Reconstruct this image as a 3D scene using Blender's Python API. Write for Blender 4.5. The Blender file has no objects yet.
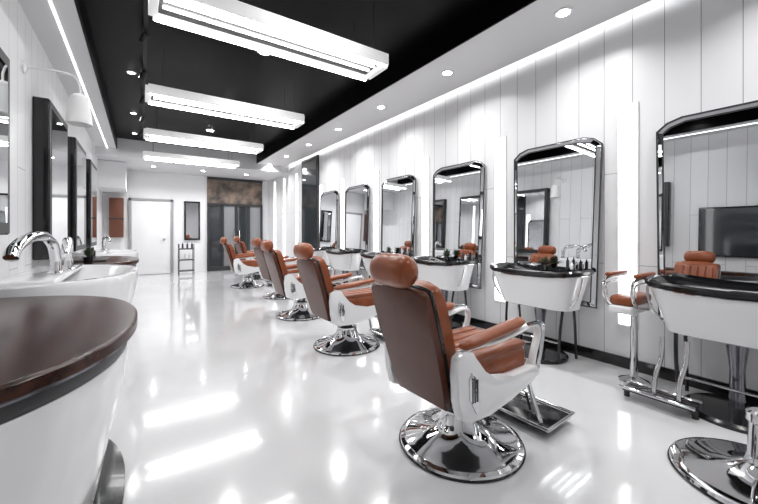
import bpy, bmesh, math, random
from math import radians, sin, cos, pi
from mathutils import Vector, Matrix
random.seed(4)
S=bpy.context.scene
COL=S.collection
# ------------------------------------------------------------ materials
def mat(name,col,rough=.5,metal=0,emit=0,ecol=(1,1,1),coat=0,spec=.5):
    m=bpy.data.materials.new(name); m.use_nodes=True
    b=m.node_tree.nodes['Principled BSDF']
    b.inputs['Base Color'].default_value=(*col,1)
    b.inputs['Roughness'].default_value=rough
    b.inputs['Metallic'].default_value=metal
    b.inputs['Coat Weight'].default_value=coat
    b.inputs['Specular IOR Level'].default_value=spec
    if emit:
        b.inputs['Emission Color'].default_value=(*ecol,1)
        b.inputs['Emission Strength'].default_value=emit
    return m
def noisy(name,c1,c2,scale,rough,stretch=(1,1,1),bump=0,coat=0,detail=4,metal=0,spec=.5):
    m=mat(name,c1,rough,metal,coat=coat,spec=spec); nt=m.node_tree; b=nt.nodes['Principled BSDF']
    tc=nt.nodes.new('ShaderNodeTexCoord'); mp=nt.nodes.new('ShaderNodeMapping'); mp.inputs['Scale'].default_value=stretch
    n=nt.nodes.new('ShaderNodeTexNoise'); n.inputs['Scale'].default_value=scale; n.inputs['Detail'].default_value=detail
    r=nt.nodes.new('ShaderNodeValToRGB'); r.color_ramp.elements[0].color=(*c1,1); r.color_ramp.elements[1].color=(*c2,1)
    r.color_ramp.elements[0].position=.3; r.color_ramp.elements[1].position=.7
    L=nt.links.new
    L(tc.outputs['Object'],mp.inputs[0]); L(mp.outputs[0],n.inputs['Vector']); L(n.outputs['Fac'],r.inputs[0]); L(r.outputs[0],b.inputs['Base Color'])
    if bump:
        bp=nt.nodes.new('ShaderNodeBump'); bp.inputs['Strength'].default_value=bump; bp.inputs['Distance'].default_value=.01
        L(n.outputs['Fac'],bp.inputs['Height']); L(bp.outputs[0],b.inputs['Normal'])
    return m
def plankmat(name,col,groove,rough=.35):
    m=mat(name,col,rough); nt=m.node_tree; b=nt.nodes['Principled BSDF']; L=nt.links.new
    tc=nt.nodes.new('ShaderNodeTexCoord'); sp=nt.nodes.new('ShaderNodeSeparateXYZ'); cb=nt.nodes.new('ShaderNodeCombineXYZ')
    L(tc.outputs['Object'],sp.inputs[0]); L(sp.outputs['Z'],cb.inputs['X']); L(sp.outputs['Y'],cb.inputs['Y'])
    br=nt.nodes.new('ShaderNodeTexBrick'); br.inputs['Color1'].default_value=(*col,1)
    br.inputs['Color2'].default_value=(*[c*.95 for c in col],1); br.inputs['Mortar'].default_value=(*groove,1)
    br.inputs['Scale'].default_value=1; br.inputs['Mortar Size'].default_value=.003; br.inputs['Mortar Smooth'].default_value=.2
    br.inputs['Brick Width'].default_value=2.3; br.inputs['Row Height'].default_value=.235; br.offset=.37
    L(cb.outputs[0],br.inputs['Vector']); L(br.outputs['Color'],b.inputs['Base Color'])
    bp=nt.nodes.new('ShaderNodeBump'); bp.invert=True; bp.inputs['Strength'].default_value=.3; bp.inputs['Distance'].default_value=.01
    L(br.outputs['Fac'],bp.inputs['Height']); L(bp.outputs[0],b.inputs['Normal'])
    return m
def brickmat():
    m=mat('brick_interior',(.2,.1,.07),.6); nt=m.node_tree; b=nt.nodes['Principled BSDF']; L=nt.links.new
    tc=nt.nodes.new('ShaderNodeTexCoord'); n=nt.nodes.new('ShaderNodeTexNoise'); n.inputs['Scale'].default_value=3; n.inputs['Detail'].default_value=5
    r=nt.nodes.new('ShaderNodeValToRGB'); r.color_ramp.elements[0].color=(.03,.028,.026,1); r.color_ramp.elements[1].color=(.3,.22,.17,1)
    r.color_ramp.elements[0].position=.35; r.color_ramp.elements[1].position=.7
    L(tc.outputs['Object'],n.inputs['Vector']); L(n.outputs['Fac'],r.inputs[0]); L(r.outputs[0],b.inputs['Base Color']); return m
M={}
M['floor']=noisy('white_epoxy_floor',(.58,.58,.59),(.64,.64,.65),1.2,.13,coat=.6,spec=.7)
M['floor'].node_tree.nodes['Principled BSDF'].inputs['Coat Roughness'].default_value=.045
M['plank']=plankmat('white_plank_wall',(.77,.77,.78),(.27,.27,.28))
M['white']=mat('white_paint',(.76,.76,.77),.5)
M['soffit']=mat('soffit_white',(.64,.64,.65),.5)
M['black']=noisy('black_ceiling_paint',(.0012,.0012,.0014),(.0025,.0025,.0025),3,.4,spec=.08)
M['gloss_black']=mat('gloss_black',(.006,.006,.007),.15,coat=.2)
M['dark']=mat('dark_grey',(.025,.025,.027),.4)
M['duct']=mat('duct_black',(.02,.02,.02),.5,spec=.2)
M['gloss_white']=mat('gloss_white_shell',(.78,.78,.79),.14,coat=.5)
M['chrome']=mat('chrome',(.7,.7,.71),.05,1)
M['chrome_d']=mat('chrome_dark',(.2,.2,.22),.15,1)
M['mirror']=mat('mirror_glass',(.76,.77,.78),.012,1)
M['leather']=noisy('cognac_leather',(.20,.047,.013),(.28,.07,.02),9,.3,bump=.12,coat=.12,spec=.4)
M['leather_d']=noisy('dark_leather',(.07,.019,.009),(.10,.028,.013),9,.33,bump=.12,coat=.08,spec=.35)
M['wood']=noisy('dark_walnut',(.012,.004,.003),(.06,.02,.011),6,.24,stretch=(6,.6,6),coat=0,detail=8,spec=.24)
M['led']=mat('led_diffuser',(1,1,1),.5,emit=26)
M['led_side']=mat('led_side',(.75,.75,.75),.5,emit=.3)
M['led_wall']=mat('led_wall',(1,1,1),.5,emit=4.2)
M['led_cove']=mat('led_cove',(1,1,1),.5,emit=22)
M['spot']=mat('downlight_glow',(1,1,1),.5,emit=30)
M['grey']=mat('mid_grey',(.3,.3,.31),.4)
M['fixture_d']=mat('fixture_dark',(.04,.04,.04),.5)
M['glass_d']=mat('dark_door_glass',(.03,.034,.038),.06,coat=.5)
M['glass_l']=mat('door_glass_lit',(.22,.23,.24),.12)
M['brick']=brickmat()
M['green']=noisy('leaf',(.02,.035,.018),(.06,.085,.04),20,.5)
M['shade']=mat('lamp_shade',(.75,.75,.75),.5)
M['brown']=mat('cabinet_brown',(.13,.042,.022),.4)
# ------------------------------------------------------------ mesh helpers
def finish(name,bm,m,parent=None,smooth=True,ang=38,loc=None,rot=None):
    bmesh.ops.recalc_face_normals(bm,faces=bm.faces)
    me=bpy.data.meshes.new(name); bm.to_mesh(me); bm.free()
    if m: me.materials.append(m)
    if smooth:
        for p in me.polygons: p.use_smooth=True
        me.set_sharp_from_angle(angle=radians(ang))
    o=bpy.data.objects.new(name,me); COL.objects.link(o)
    if parent: o.parent=parent
    if loc: o.location=loc
    if rot: o.rotation_euler=rot
    return o
def empty(name,loc=(0,0,0),rz=0):
    e=bpy.data.objects.new(name,None); COL.objects.link(e); e.location=loc; e.rotation_euler=(0,0,rz); e.empty_display_size=.1
    return e
def box(name,parent,lo,hi,m,bevel=0,seg=3,rot=None,loc=None):
    bm=bmesh.new(); bmesh.ops.create_cube(bm,size=1)
    lo=Vector(lo);hi=Vector(hi); c=(lo+hi)/2; s=hi-lo
    for v in bm.verts: v.co=Vector((v.co.x*s.x,v.co.y*s.y,v.co.z*s.z))
    if bevel: bmesh.ops.bevel(bm,geom=bm.edges[:],offset=min(bevel,min(s)*.49),segments=seg,profile=.5,affect='EDGES')
    o=finish(name,bm,m,parent); o.location=c
    if rot: o.rotation_euler=rot
    return o
def loft(name,parent,rings,m,cap0=True,cap1=True,loc=None,rot=None,ang=38):
    bm=bmesh.new(); R=[[bm.verts.new(p) for p in r] for r in rings]
    n=len(R[0])
    for a,b in zip(R[:-1],R[1:]):
        for i in range(n): bm.faces.new((a[i],a[(i+1)%n],b[(i+1)%n],b[i]))
    if cap0: bm.faces.new(R[0][::-1])
    if cap1: bm.faces.new(R[-1])
    return finish(name,bm,m,parent,loc=loc,rot=rot,ang=ang)
def lathe(name,parent,prof,m,seg=48,loc=None,rot=None,ang=30):
    rings=[[(r*cos(2*pi*i/seg),r*sin(2*pi*i/seg),z) for i in range(seg)] for r,z in prof]
    return loft(name,parent,rings,m,loc=loc,rot=rot,ang=ang)
def smoothpts(P,k=6):
    P=[Vector(p) for p in P]; out=[]
    for i in range(len(P)-1):
        p0=P[max(i-1,0)];p1=P[i];p2=P[i+1];p3=P[min(i+2,len(P)-1)]
        for j in range(k):
            t=j/k
            out.append(.5*((2*p1)+(-p0+p2)*t+(2*p0-5*p1+4*p2-p3)*t*t+(-p0+3*p1-3*p2+p3)*t**3))
    out.append(P[-1]); return out
def tube(name,parent,P,r,m,seg=10,smooth=True,ry=None):
    P=smoothpts(P) if smooth and len(P)>2 else [Vector(p) for p in P]
    rings=[]; up=Vector((0,0,1)); 
    t0=(P[1]-P[0]).normalized(); nrm=t0.cross(up)
    if nrm.length<.01: nrm=t0.cross(Vector((1,0,0)))
    nrm.normalize()
    for i,p in enumerate(P):
        t=(P[min(i+1,len(P)-1)]-P[max(i-1,0)]).normalized()
        nrm=(nrm-t*nrm.dot(t)).normalized(); b=t.cross(nrm)
        rings.append([p+nrm*(r*cos(2*pi*k/seg))+b*((ry or r)*sin(2*pi*k/seg)) for k in range(seg)])
    return loft(name,parent,rings,m)
def prism(name,parent,poly,y0,y1,m,bevel=0):
    bm=bmesh.new(); a=[bm.verts.new((x,y0,z)) for x,z in poly]; b=[bm.verts.new((x,y1,z)) for x,z in poly]
    n=len(poly); bm.faces.new(a); bm.faces.new(b[::-1])
    for i in range(n): bm.faces.new((a[i],b[i],b[(i+1)%n],a[(i+1)%n]))
    if bevel: bmesh.ops.bevel(bm,geom=bm.edges[:],offset=bevel,segments=2,profile=.5,affect='EDGES')
    return finish(name,bm,m,parent)
def clone(e,name,loc,rz=None):
    n=empty(name,loc); n.rotation_euler=e.rotation_euler
    if rz is not None: n.rotation_euler=(0,0,rz)
    for c in e.children:
        k=c.copy(); COL.objects.link(k); k.parent=n
    return n
# ------------------------------------------------------------ room shell
WX=3.69; LX=-.85; BY=12.3; FY=-2.6; CZ=3.45; SZ=3.2
box('floor',None,(LX-.1,FY-.1,-.1),(WX+.1,BY+.1,0),M['floor'])
box('wall_right',None,(WX,FY-.1,0),(WX+.1,BY+.1,3.6),M['plank'])
box('wall_left',None,(LX-.1,FY-.1,0),(LX,BY+.1,3.6),M['plank'])
box('wall_back',None,(LX,BY,0),(WX,BY+.1,3.6),M['white'])
box('wall_front',None,(LX,FY-.1,0),(WX,FY,3.6),M['white'])
box('ceiling',None,(LX-.1,FY-.1,CZ),(WX+.1,BY+.1,CZ+.1),M['black'])
sof=empty('ceiling_soffit')
box('soffit_slab',sof,(2.76,FY,SZ),(3.56,10.2,SZ+.05),M['soffit'])
box('soffit_edge',sof,(2.74,FY,SZ),(2.759,10.2,CZ),M['black'])
box('soffit_slab_left',sof,(LX,FY,SZ),(-.46,10.2,SZ+.05),M['soffit'])
box('soffit_edge_left',sof,(-.459,FY,SZ),(-.44,10.2,CZ),M['black'])
box('rear_bulkhead',sof,(LX,10.2,3.02),(WX,BY,CZ),M['soffit'])
box('cove_led',sof,(3.46,FY,SZ+.055),(3.54,10.2,SZ+.08),M['led_cove'])
box('cove_led_left',sof,(-.635,FY,SZ-.008),(-.618,10.2,SZ-.001),M['led_wall'])
box('baseboard_right',None,(WX-.02,FY,0),(WX,8.0,.1),M['gloss_black'])
w=empty('window_1'); box('frame',w,(WX-.04,8.05,.02),(WX-.001,9.1,3.18),M['dark'],.005); box('pane',w,(WX-.05,8.12,.1),(WX-.041,9.03,3.1),M['glass_d'])
for y in (9.55,10.6,11.5):
    o=empty('wall_light'); box('diffuser',o,(WX-.02,y-.04,.4),(WX-.001,y+.04,2.9),M['led_wall'])
# rear doors
d=empty('door_1')
box('leaf',d,(-.2,BY-.04,.01),(.76,BY-.005,2.16),M['gloss_white'],.004)
for x0,x1 in ((-.27,-.2),(.76,.83)): box('jamb',d,(x0,BY-.06,0),(x1,BY-.005,2.23),M['grey'],.004)
box('head',d,(-.27,BY-.06,2.16),(.83,BY-.005,2.23),M['grey'],.004)
box('push_bar',d,(.55,BY-.09,1.0),(.62,BY-.04,1.06),M['chrome'],.01)
d=empty('door_2')
X0,X1=1.76,3.49
box('transom_brick',d,(X0,BY-.03,2.15),(X1,BY-.005,2.96),M['brick'])
for z in (2.1,2.93): box('rail',d,(X0,BY-.08,z),(X1,BY-.005,z+.08),M['dark'])
for x in (X0,X0+.42,X0+.83,X0+1.24,X1-.07): box('stile',d,(x,BY-.08,0),(x+.07,BY-.005,2.12),M['dark'])
for i,x in enumerate((X0+.07,X0+.49,X0+.9,X0+1.31)): box('pane',d,(x,BY-.04,.12),(x+.36,BY-.02,2.1),M['glass_l'] if i in(1,3) else M['glass_d'])
box('kick',d,(X0,BY-.07,0),(X1,BY-.02,.14),M['dark'])
for x in (X0+.8,X0+.95): box('pull_handle',d,(x,BY-.14,.85),(x+.02,BY-.1,1.3),M['chrome'])
o=empty('framed_mirror'); box('frame',o,(1.12,BY-.05,1.0),(1.56,BY-.002,2.2),M['gloss_black'],.005); box('pane',o,(1.17,BY-.06,1.05),(1.51,BY-.045,2.15),M['mirror'])
o=empty('wall_cabinet'); box('case',o,(-.7,BY-.2,1.1),(-.38,BY-.002,2.2),M['brown'],.01); box('shelf',o,(-.71,BY-.21,1.6),(-.37,BY-.19,1.64),M['dark'])
box('wall_rear_partition',None,(LX,10.9,2.35),(-.3,12.2,3.01),M['white'])
t=empty('salon_trolley',(1.12,11.7,0))
for z in (.1,.42,.74): box('tray',t,(-.2,-.15,z),(.2,.15,z+.03),M['dark'],.01)
for x in (-.2,.18):
    for y in (-.15,.13): box('post',t,(x,y,0),(x+.02,y+.02,.9),M['chrome_d'])
for i in range(6): lathe('bottle',t,[(.025,0),(.025,.12),(.01,.14),(.01,.17)],M['dark'] if i%2 else M['gloss_white'],12,loc=(-.15+.06*i,0,.771 if i%2 else .451))
# ------------------------------------------------------------ right wall mirrors (hung leaning slightly back at the top)
PZ=2.19
def wall_mirror(yc,name='wall_mirror'):
    e=empty(name,(WX,yc,PZ))
    def outline(i,x,z0=.52-PZ,z1=0,hb=.445,ht=.475):
        hb-=i; ht-=i; z0+=i; z1-=i; k=.41*i
        return [(x,-hb,z0),(x,hb,z0),(x,ht,z1-.09+k),(x,ht-.07+k,z1-.03),(x,ht-.17+k,z1),(x,-ht+.17-k,z1),(x,-ht+.07-k,z1-.03),(x,-ht,z1-.09+k)]
    def flat(o):
        for p in o.data.polygons: p.use_smooth=False
    flat(loft('backing_frame',e,[outline(0,-.002),outline(0,-.03),outline(.006,-.034)],M['chrome']))
    flat(loft('bevel_border',e,[outline(.008,-.034),outline(.045,-.048),outline(.046,-.043)],M['mirror'],cap0=False,cap1=False))
    flat(loft('edge_trim',e,[outline(.041,-.043),outline(.041,-.054),outline(.050,-.054),outline(.050,-.043)],M['dark'],cap0=False,cap1=False))
    flat(loft('outer_trim',e,[outline(-.004,-.025),outline(-.004,-.038),outline(.006,-.038),outline(.006,-.03)],M['dark'],cap0=False,cap1=False))
    flat(loft('mirror_pane',e,[outline(.048,-.04),outline(.048,-.047)],M['mirror']))
    e.rotation_euler=(0,radians(1.6),0)
    return e
MY=[.66,2.04,3.42,4.78,6.15,7.43]
m0=wall_mirror(MY[0])
for y in MY[1:]+[-.72,-2.05]: clone(m0,'wall_mirror',(WX,y,PZ))
def strip(y):
    e=empty('wall_light_strip',(WX,y,0))
    box('housing',e,(-.012,-.085,.38),(-.001,.085,2.42),M['gloss_white'],.003)
    box('diffuser',e,(-.022,-.07,.4),(-.012,.07,2.4),M['led_wall'],.003)
for y in (-1.38,-.02,1.36,2.73,4.1,5.47,6.8,7.92): strip(y)
# ------------------------------------------------------------ shampoo stations
def rr(cx,hx,hy,z,n=56,dip=0):
    out=[]
    for i in range(n):
        a=2*pi*i/n; c,s=cos(a),sin(a); p=.45
        x=hx*math.copysign(abs(c)**p,c); y=hy*math.copysign(abs(s)**p,s)
        out.append((cx+x,y,z-dip*max(0,1-(y/hy)**2)))
    return out
SX=3.375
def station(yc):
    e=empty('shampoo_station',(SX,yc,0))
    cx=-.02; D=.035
    loft('white_bowl',e,[rr(cx+.04,.12,.30,.49),rr(cx+.03,.16,.36,.51),rr(cx+.01,.19,.40,.66),rr(cx,.215,.45,.82,dip=D),rr(cx,.225,.465,.85,dip=D)],M['gloss_white'])
    loft('black_top',e,[rr(cx,.225,.465,.851,dip=D),rr(cx,.235,.49,.862,dip=D),rr(cx,.235,.49,.887,dip=D),rr(cx,.22,.475,.902,dip=D),rr(cx,.18,.43,.885,dip=D),rr(cx,.15,.38,.84),rr(cx,.1,.3,.80)],M['gloss_black'])
    loft('chrome_trim',e,[rr(cx,.2255,.468,.843,dip=D),rr(cx,.231,.476,.844,dip=D),rr(cx,.231,.476,.85,dip=D),rr(cx,.2255,.468,.851,dip=D)],M['chrome'],cap0=False,cap1=False)
    lathe('column',e,[(.05,.03),(.045,.08),(.04,.3),(.06,.48),(.09,.5)],M['chrome_d'],32,loc=(.03,0,0))
    for s in (-1,1):
        tube('leg_front',e,[(-.1,s*.30,.52),(-.13,s*.29,.3),(-.12,s*.27,.012)],.013,M['gloss_black'])
        tube('leg_back',e,[(.1,s*.30,.52),(.13,s*.30,.3),(.15,s*.3,.012)],.013,M['gloss_black'])
        tube('side_arm',e,[(-.1,s*.478,.83),(-.12,s*.46,.7),(-.1,s*.38,.56)],.01,M['chrome'])
    tube('leg_brace',e,[(-.125,-.28,.2),(-.125,.28,.2)],.009,M['chrome'],smooth=False)
    lathe('floor_base',e,[(.28,.0),(.28,.02),(.26,.035),(.06,.045)],M['gloss_black'],48,loc=(-.02,0,0))
    return e
s0=station(2.04)
for y in (3.42,4.78,6.15,7.43,.6): clone(s0,'shampoo_station',(SX,y,0))
def plant(loc,s=1):
    e=empty('potted_plant',loc)
    lathe('pot',e,[(.03*s,0),(.034*s,.05*s),(.036*s,.055*s),(.03*s,.05*s)],M['gloss_black'],20)
    bm=bmesh.new()
    for i in range(70):
        a=random.random()*2*pi; l=(.05+.075*random.random())*s; el=random.uniform(.35,1.35)
        d=Vector((cos(a)*cos(el)*.45,sin(a)*cos(el),sin(el))); sd=d.cross(Vector((0,0,1))).normalized()*.012*s
        sd.x*=.6
        b0=Vector((0,0,.05*s)); mid=b0+d*l*.6; tip=b0+d*l+Vector((0,0,-.01*s))
        vs=[bm.verts.new(p) for p in (b0,mid+sd,tip,mid-sd)]; bm.faces.new(vs)
    finish('leaves',bm,M['green'],e,smooth=False)
plant((3.515,2.06,.853),1.0); plant((3.515,3.48,.853),1.1); plant((3.515,4.85,.853),1.0); plant((-.5,5.3,.881),1.4)
def bottles(x,y,z,n=4):
    e=empty('bottle_set',(x,y,z))
    for i in range(n):
        h=.07+.05*random.random()
        lathe('bottle',e,[(.014,0),(.015,.01),(.015,h*.7),(.006,h*.85),(.006,h)],M[('gloss_black','chrome','gloss_white','dark')[i%4]],14,loc=(0,.042*i,0))
for y in (2.04,3.42,4.78,.6): bottles(3.55,y-.33,.878,4)
# ------------------------------------------------------------ side shampoo chair + footrest at first station
e=empty('shampoo_chair',(3.35,1.2,0))
box('seat',e,(-.2,-.07,.66),(.2,.1,.74),M['leather'],.03)
box('seat_shell',e,(-.21,-.075,.6),(.2,.105,.665),M['gloss_white'],.02)
for s in (-.085,.115):
    tube('arm_loop',e,[(.18,s,.88),(-.12,s,.88),(-.24,s,.85),(-.25,s,.75),(-.16,s,.66),(.05,s,.62)],.011,M['chrome'])
    tube('arm_rail',e,[(.18,s,.84),(-.12,s,.84),(-.2,s,.82),(-.19,s,.74)],.007,M['chrome'])
    box('arm_pad',e,(-.19,s-.022,.885),(.17,s+.022,.922),M['leather'],.018)
lathe('column',e,[(.11,0),(.11,.015),(.03,.05),(.025,.61)],M['chrome'],32,loc=(.05,.01,0))
e=empty('chrome_footrest',(3.07,.95,0))
box('plate',e,(-.07,-.22,.06),(.06,.2,.085),M['gloss_black'],.01)
for x in (-.08,.07): tube('rim',e,[(x,-.23,.09),(x,.21,.09)],.012,M['chrome'],smooth=False)
for s in (-.12,.02):
    tube('strut',e,[(0,s,.08),(.03,s,.2),(.08,s-.02,.34),(.1,s-.02,.48)],.016,M['chrome'])
for s in (-.21,.19): lathe('foot',e,[(.02,0),(.02,.06)],M['gloss_black'],16,loc=(0,s,0))
# ------------------------------------------------------------ barber chair
def barber_chair(loc,rz):
    e=empty('barber_chair',loc,rz)
    lathe('base_disc',e,[(.355,0),(.36,.012),(.355,.026),(.335,.034),(.325,.03),(.30,.036),(.24,.05),(.18,.075),(.14,.105),(.115,.15),(.105,.19),(.11,.195),(.11,.21),(.075,.215),(.06,.23),(.055,.33)],M['chrome'],64)
    lathe('base_skirt',e,[(.362,.001),(.366,.008),(.362,.014)],M['gloss_black'],64)
    box('under_frame',e,(-.17,-.18,.3),(.2,.18,.36),M['dark'],.02)
    bx=-.06
    box('seat_cushion',e,(-.24,-.225,.4),(.36,.225,.575),M['leather'],.05,4)
    for i in range(5):
        y=-.18+.09*i
        box('seat_rib',e,(-.15,y-.038,.555),(.35,y+.038,.592),M['leather'],.016,3)
    prism('seat_tray',e,[(-.28,.42),(-.2,.33),(.2,.34),(.34,.40),(.36,.45),(-.28,.45)],-.235,.235,M['gloss_white'],.01)
    side=[(-.34,.43),(-.355,.55),(-.345,.64),(-.29,.67),(-.23,.655),(-.195,.60),(-.15,.53),(-.06,.475),(.1,.455),(.34,.465),(.385,.445),(.375,.405),(.3,.37),(.1,.335),(-.1,.305),(-.24,.305),(-.32,.34)]
    for s in (-1,1):
        prism('side_shell',e,side,s*.235,s*.29,M['gloss_white'],.012)
        orn=[(-.22,.345),(-.27,.43),(-.275,.53),(-.255,.56),(-.225,.53),(-.2,.46),(-.195,.37)]
        prism('side_ornament',e,orn,s*.285,s*.298,M['chrome'],.004)
        for k in range(3): prism('ornament_slot',e,[(-.256+.018*k,.41),(-.256+.018*k,.52),(-.249+.018*k,.52),(-.249+.018*k,.41)],s*.296,s*.301,M['dark'])
        tube('arm_frame',e,[(-.29,s*.263,.64),(-.24,s*.263,.67),(0,s*.263,.665),(.2,s*.263,.685),(.32,s*.263,.70),(.385,s*.263,.68),(.39,s*.263,.62),(.35,s*.263,.53),(.33,s*.263,.46)],.024,M['gloss_white'],12,ry=.013)
        tube('arm_chrome',e,[(.25,s*.29,.72),(.38,s*.29,.71),(.415,s*.29,.66),(.39,s*.29,.55),(.36,s*.29,.47),(.36,s*.28,.40)],.01,M['chrome'],8)
        rings=[]
        for k in range(15):
            t=k/14; x=-.31+.56*t; z=.688+.055*t**1.2; wdt=.038*(1-abs(2*t-1)**6)**.5+.004; h=.026*(1-abs(2*t-1)**8)**.5+.003
            rings.append([(x,s*.263+wdt*cos(a),z+h*sin(a)) for a in [2*pi*j/16 for j in range(16)]])
        loft('arm_pad',e,rings,M['leather'],ang=60)
    a=radians(-17); B=Vector((-.235+bx,0,.42)); R=Matrix.Rotation(a,3,'Y')
    def bpart(nm,lo,hi,m,b,seg=4):
        o=box(nm,e,lo,hi,m,b,seg)
        c=(Vector(lo)+Vector(hi))/2; o.location=B+R@c; o.rotation_euler=(0,a,0)
        return o
    def trap(nm,x0,x1,z0,z1,w0,w1,m,bev):
        bm=bmesh.new(); n=9
        L=[(w0+(w1-w0)*k/n+.012*sin(pi*k/n), z0+(z1-z0)*k/n) for k in range(n+1)]
        poly=L+[(w1*.93,z1+.015),(w1*.6,z1+.025),(-w1*.6,z1+.025),(-w1*.93,z1+.015)]+[(-y,z) for y,z in L[::-1]]
        va=[bm.verts.new((x0,y,z)) for y,z in poly]; vb=[bm.verts.new((x1,y,z)) for y,z in poly]
        bm.faces.new(va); bm.faces.new(vb[::-1])
        for i in range(len(poly)): bm.faces.new((va[i],vb[i],vb[(i+1)%len(poly)],va[(i+1)%len(poly)]))
        ed=[q for f in bm.faces if len(f.verts)>4 for q in f.edges]
        bmesh.ops.bevel(bm,geom=list(set(ed)),offset=bev,segments=4,profile=.5,affect='EDGES')
        return finish(nm,bm,m,e,loc=B,rot=(0,a,0),ang=50)
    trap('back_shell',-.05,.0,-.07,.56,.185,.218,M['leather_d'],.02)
    trap('back_trim',-.008,.012,-.065,.565,.19,.222,M['gloss_black'],.004)
    trap('back_cushion',.0,.085,-.03,.555,.185,.216,M['leather'],.03)
    for i in range(5):
        y=-.15+.075*i; bpart('back_rib',(.07,y-.032,.08),(.1,y+.032,.52),M['leather'],.013,3)
    for s in (-.05,.05):
        tube('headrest_post',e,[(-.41+bx,s,.9),(-.46+bx,s,1.05)],.009,M['chrome'],smooth=False)
    rings=[]
    for k in range(25):
        t=-1+2*k/24; y=.165*t; f=(1-abs(t)**4)**.5*.93+.05
        rings.append([(-.455+bx+.07*f*cos(q),y,1.055+.088*f*sin(q)) for q in [2*pi*j/24 for j in range(24)]])
    loft('headrest',e,rings,M['leather'],ang=60,)
    # footrest
    o0=-.06
    prism('foot_plate',e,[(.43,.03),(.43,.055),(.73,.062),(.73,.037)],-.25+o0,.22+o0,M['gloss_black'],.008)
    tube('foot_rim',e,[(.42,-.255+o0,.06),(.74,-.255+o0,.066),(.74,.225+o0,.066),(.42,.225+o0,.06),(.42,-.255+o0,.06)],.011,M['chrome'],smooth=False)
    for s in (-1,1):
        tube('foot_strut',e,[(.32,s*.2,.43),(.38,s*.2,.38),(.43,s*.205,.24),(.46,s*.22+o0*.5,.07)],.014,M['chrome'])
        tube('foot_strut_b',e,[(.33,s*.12,.42),(.46,s*.12,.3),(.56,s*.12,.07)],.009,M['chrome'])
    tube('foot_bar',e,[(.43,-.2,.24),(.43,.2,.24)],.01,M['chrome'],smooth=False)
    box('foot_pad',e,(.37,-.21,.38),(.4,.21,.47),M['chrome'],.013)
    tube('pump_lever',e,[(0,.05,.2),(.0,.2,.19),(-.05,.3,.2)],.01,M['chrome'])
    for s in (-1,1): box('foot_glide',e,(.5,s*.18-.03,.0),(.6,s*.18+.03,.035),M['dark'],.008)
    return e
RZ=radians(2)
c0=barber_chair((1.585,1.46,0),RZ)
for (x,y,r) in ((1.89,3.40,2),(2.0,5.0,0),(2.3,6.7,5),(2.06,8.4,-3),(2.6,9.7,3)):
    clone(c0,'barber_chair',(x,y,0),radians(r))
# chrome pedestal base lower right
e=empty('chrome_pedestal_base',(2.55,.36,0))
lathe('disc',e,[(.355,0),(.36,.012),(.355,.026),(.335,.034),(.30,.036),(.2,.05),(.12,.07),(.07,.1),(.055,.14),(.05,.3),(.06,.31),(.06,.35),(.045,.36)],M['chrome'],64)
lathe('skirt',e,[(.362,.001),(.366,.008),(.362,.014)],M['gloss_black'],64)
# ------------------------------------------------------------ left bow-front counters
def half(a,b,s,z,n=48,p=.85):
    out=[(0.002,-b*s,z)]
    for i in range(n+1):
        t=-pi/2+pi*i/n; c,q=max(cos(t),0),sin(t)
        out.append((max(.002,a*s*c**p),b*s*math.copysign(abs(q)**p,q),z))
    out.append((0.002,b*s,z))
    return out
def shrink(r,c,s,z): return [(c[0]+(x-c[0])*s,c[1]+(y-c[1])*s,z) for x,y,_ in r]
def counter(yc,a,b,h=.85):
    e=empty('bow_front_counter',(LX,yc,0)); H=lambda s,z: half(a,b,s,z)
    loft('wood_top',e,[H(.985,h-.055),H(1.0,h-.045),H(1.0,h-.01),H(.99,h-.002),H(.98,h)],M['wood'])
    loft('chrome_trim',e,[H(.965,h-.067),H(.978,h-.065),H(.978,h-.056),H(.965,h-.0555)],M['chrome_d'])
    loft('black_band',e,[H(.95,h-.12),H(.96,h-.1),H(.955,h-.068)],M['dark'])
    loft('white_body',e,[H(.80,.045),H(.82,.08),H(.86,.25),H(.9,.42),H(.945,.58),H(.958,h-.135),H(.955,h-.121)],M['gloss_white'])
    loft('base',e,[H(.92,0),H(.94,.01),H(.94,.03),H(.8,.0445)],M['gloss_black'])
    return e
counter(2.1,.84,.97)
def basin(yc,a,b,h=.9):
    e=empty('wash_basin',(LX,yc,0)); H=lambda s,z: half(a,b,s,z); c=(a*.5,0)
    R=half(a,b,1,h)
    loft('basin_body',e,[H(.84,.001),H(.86,.05),H(.88,.3),H(.93,.55),H(.98,.72),H(1.0,h-.06),H(1.0,h-.015),shrink(R,c,.985,h),shrink(R,c,.9,h),shrink(R,c,.87,h-.01),shrink(R,c,.7,h-.1),shrink(R,c,.4,h-.14)],M['gloss_white'])
    loft('kick_band',e,[H(.87,.0),H(.87,.03)],M['chrome_d'])
    box('deck',e,(.01,-b*.8,h-.03),(.36,b*.8,h+.012),M['gloss_white'],.02)
    return e
basin(4.05,.84,.9)
counter(6.0,.84,.95,.88)
basin(8.0,.84,.9)
def faucet(x,y,z,dx,dy,s=1):
    e=empty('basin_faucet',(x,y,z))
    lathe('base',e,[(.045*s,0),(.045*s,.012),(.032*s,.025),(.028*s,.12*s),(.034*s,.13*s),(.03*s,.16*s),(.015*s,.18*s)],M['chrome'],24)
    tube('spout',e,[(0,0,.09*s),(dx*.08,dy*.08,.19*s),(dx*.3,dy*.3,.25*s),(dx*.65,dy*.65,.25*s),(dx*.92,dy*.92,.2*s),(dx,dy,.15*s)],.03*s,M['chrome'],16)
    tube('lever',e,[(0,0,.16*s),(.0,-.06,.2*s),(.0,-.22,.22*s)],.015*s,M['chrome'])
faucet(-.56,3.8,.912,-.08,-.82,1.2)
faucet(-.52,4.1,.912,.05,-.5,1.05)
faucet(-.55,8.2,.912,.1,-.35)
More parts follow.
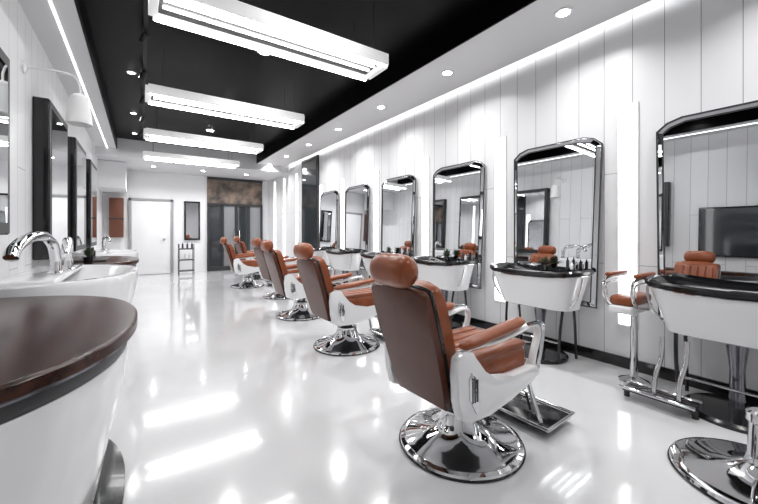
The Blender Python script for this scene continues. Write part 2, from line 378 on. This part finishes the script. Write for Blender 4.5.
e=empty('product_tray',(-.5,5.85,.881)); box('tray',e,(-.15,-.3,0),(.15,.3,.02),M['dark'],.005)
for i in range(5): lathe('bottle',e,[(.025,0),(.025,.1),(.01,.12),(.01,.15)],M['gloss_black' if i%2 else 'gloss_white'],14,loc=(-.05+.04*(i%2),-.22+.1*i,.02))
def left_mirror(y0,y1,z0,z1,t=.13):
    e=empty('framed_wall_mirror',(LX,0,0))
    box('frame',e,(.002,y0,z0),(t-.01,y1,z1),M['gloss_black'],.01)
    box('bezel',e,(t-.0095,y0+.01,z0+.01),(t-.004,y1-.01,z1-.01),M['dark'])
    box('pane',e,(t-.0035,y0+.07,z0+.08),(t,y1-.07,z1-.08),M['mirror'])
left_mirror(2.3,3.36,1.23,2.42); left_mirror(4.62,5.65,.98,2.55); left_mirror(6.3,7.4,.98,2.55); left_mirror(8.05,9.1,.98,2.55)
e=empty('wall_television',(LX,1.4,1.5)); box('body',e,(.002,-.5,-.42),(.06,.5,.42),M['gloss_black'],.01); box('screen',e,(.0605,-.47,-.39),(.063,.47,.39),M['glass_d'])
e=empty('wall_sconce',(LX,4.3,2.7))
lathe('rose',e,[(.05,0.001),(.05,.015),(.02,.03)],M['gloss_white'],24,rot=(0,radians(90),0))
tube('arm',e,[(.02,0,0),(.2,0,.02),(.34,0,0),(.38,0,-.08),(.38,0,-.18)],.009,M['gloss_white'])
lathe('shade',e,[(.04,0),(.07,-.03),(.1,-.28),(.095,-.28),(.066,-.035)],M['shade'],32,loc=(.38,0,-.16))
# ------------------------------------------------------------ pendants
def pendant(yc):
    e=empty('pendant_light',(1.04,yc,2.87)); hx=.96; hy=.19; H=.115
    for s in (-1,1):
        box('long_rail',e,(-hx,s*hy-.03,.004),(hx,s*hy+.03,H),M['led_side'],.004)
        box('led_strip',e,(-hx+.01,s*hy-.016,-.003),(hx-.01,s*hy+.016,.0035),M['led'])
        box('end_rail',e,(s*hx-.03,-hy+.03,.004),(s*hx+.03,hy-.03,H),M['led_side'],.004)
    for y in (-.05,.05): box('inner_led',e,(-hx+.06,y-.012,.035),(hx-.06,y+.012,.044),M['led'])
    box('centre_panel',e,(-hx+.03,-hy+.03,.045),(hx-.03,hy-.03,.08),M['fixture_d'])
    for x in (-.8,.8):
        for y in (-hy,hy): tube('cable',e,[(x,y,.11),(x,y,CZ-2.87-.001)],.003,M['dark'],6,smooth=False)
for y in (2.98,5.1,7.2,9.2): pendant(y)
# ------------------------------------------------------------ downlights
def downlight(x,y,z,r=.055,power=12):
    e=empty('downlight',(x,y,z))
    lathe('trim_ring',e,[(r+.018,-.001),(r+.018,-.008),(r,-.01)],M['gloss_white'],28)
    lathe('lens',e,[(r*.95,-.0105),(r*.9,-.014)],M['spot'],24)
    if power:
        l=bpy.data.lights.new('downlight_lamp','AREA'); l.shape='DISK'; l.size=r*1.6; l.energy=power; l.spread=radians(140)
        o=bpy.data.objects.new('lamp',l); COL.objects.link(o); o.parent=e; o.location=(0,0,-.02)
for i in range(9): downlight(3.1,-1.2+1.42*i,SZ,power=16)
for y in (0.2,2.3,4.3,6.3,8.3): downlight(1.25,y,CZ,.075,15)
for y in (1.9,3.9,5.9,7.9,9.5): downlight(-.1,y,CZ,.04,8)
for x in (.3,1.5,2.7): downlight(x,11.2,3.02,power=26)
e=empty('track_spotlight',(.05,0,CZ))
box('track',e,(-.02,2,-.03),(.02,9.6,-.001),M['duct'])
for i in range(7):
    y=2.4+1.1*i; lathe('can',e,[(.035,0),(.035,-.1),(.03,-.1),(.028,-.09)],M['dark'],16,loc=(0,y,-.04),rot=(radians(20),radians(20),0))
# ------------------------------------------------------------ world / camera
wd=bpy.data.worlds.new('World'); S.world=wd; wd.use_nodes=True
wd.node_tree.nodes['Background'].inputs[0].default_value=(.8,.85,.9,1); wd.node_tree.nodes['Background'].inputs[1].default_value=.3
cam=bpy.data.cameras.new('camera'); co=bpy.data.objects.new('camera',cam); COL.objects.link(co)
cam.sensor_width=36; cam.lens=350/758*36; cam.shift_y=-20/758; cam.clip_start=.02
co.location=(0,0,1.25); co.rotation_euler=(radians(90),0,-math.atan(239/350)); S.camera=co
S.view_settings.view_transform='Standard'; S.view_settings.exposure=-.28
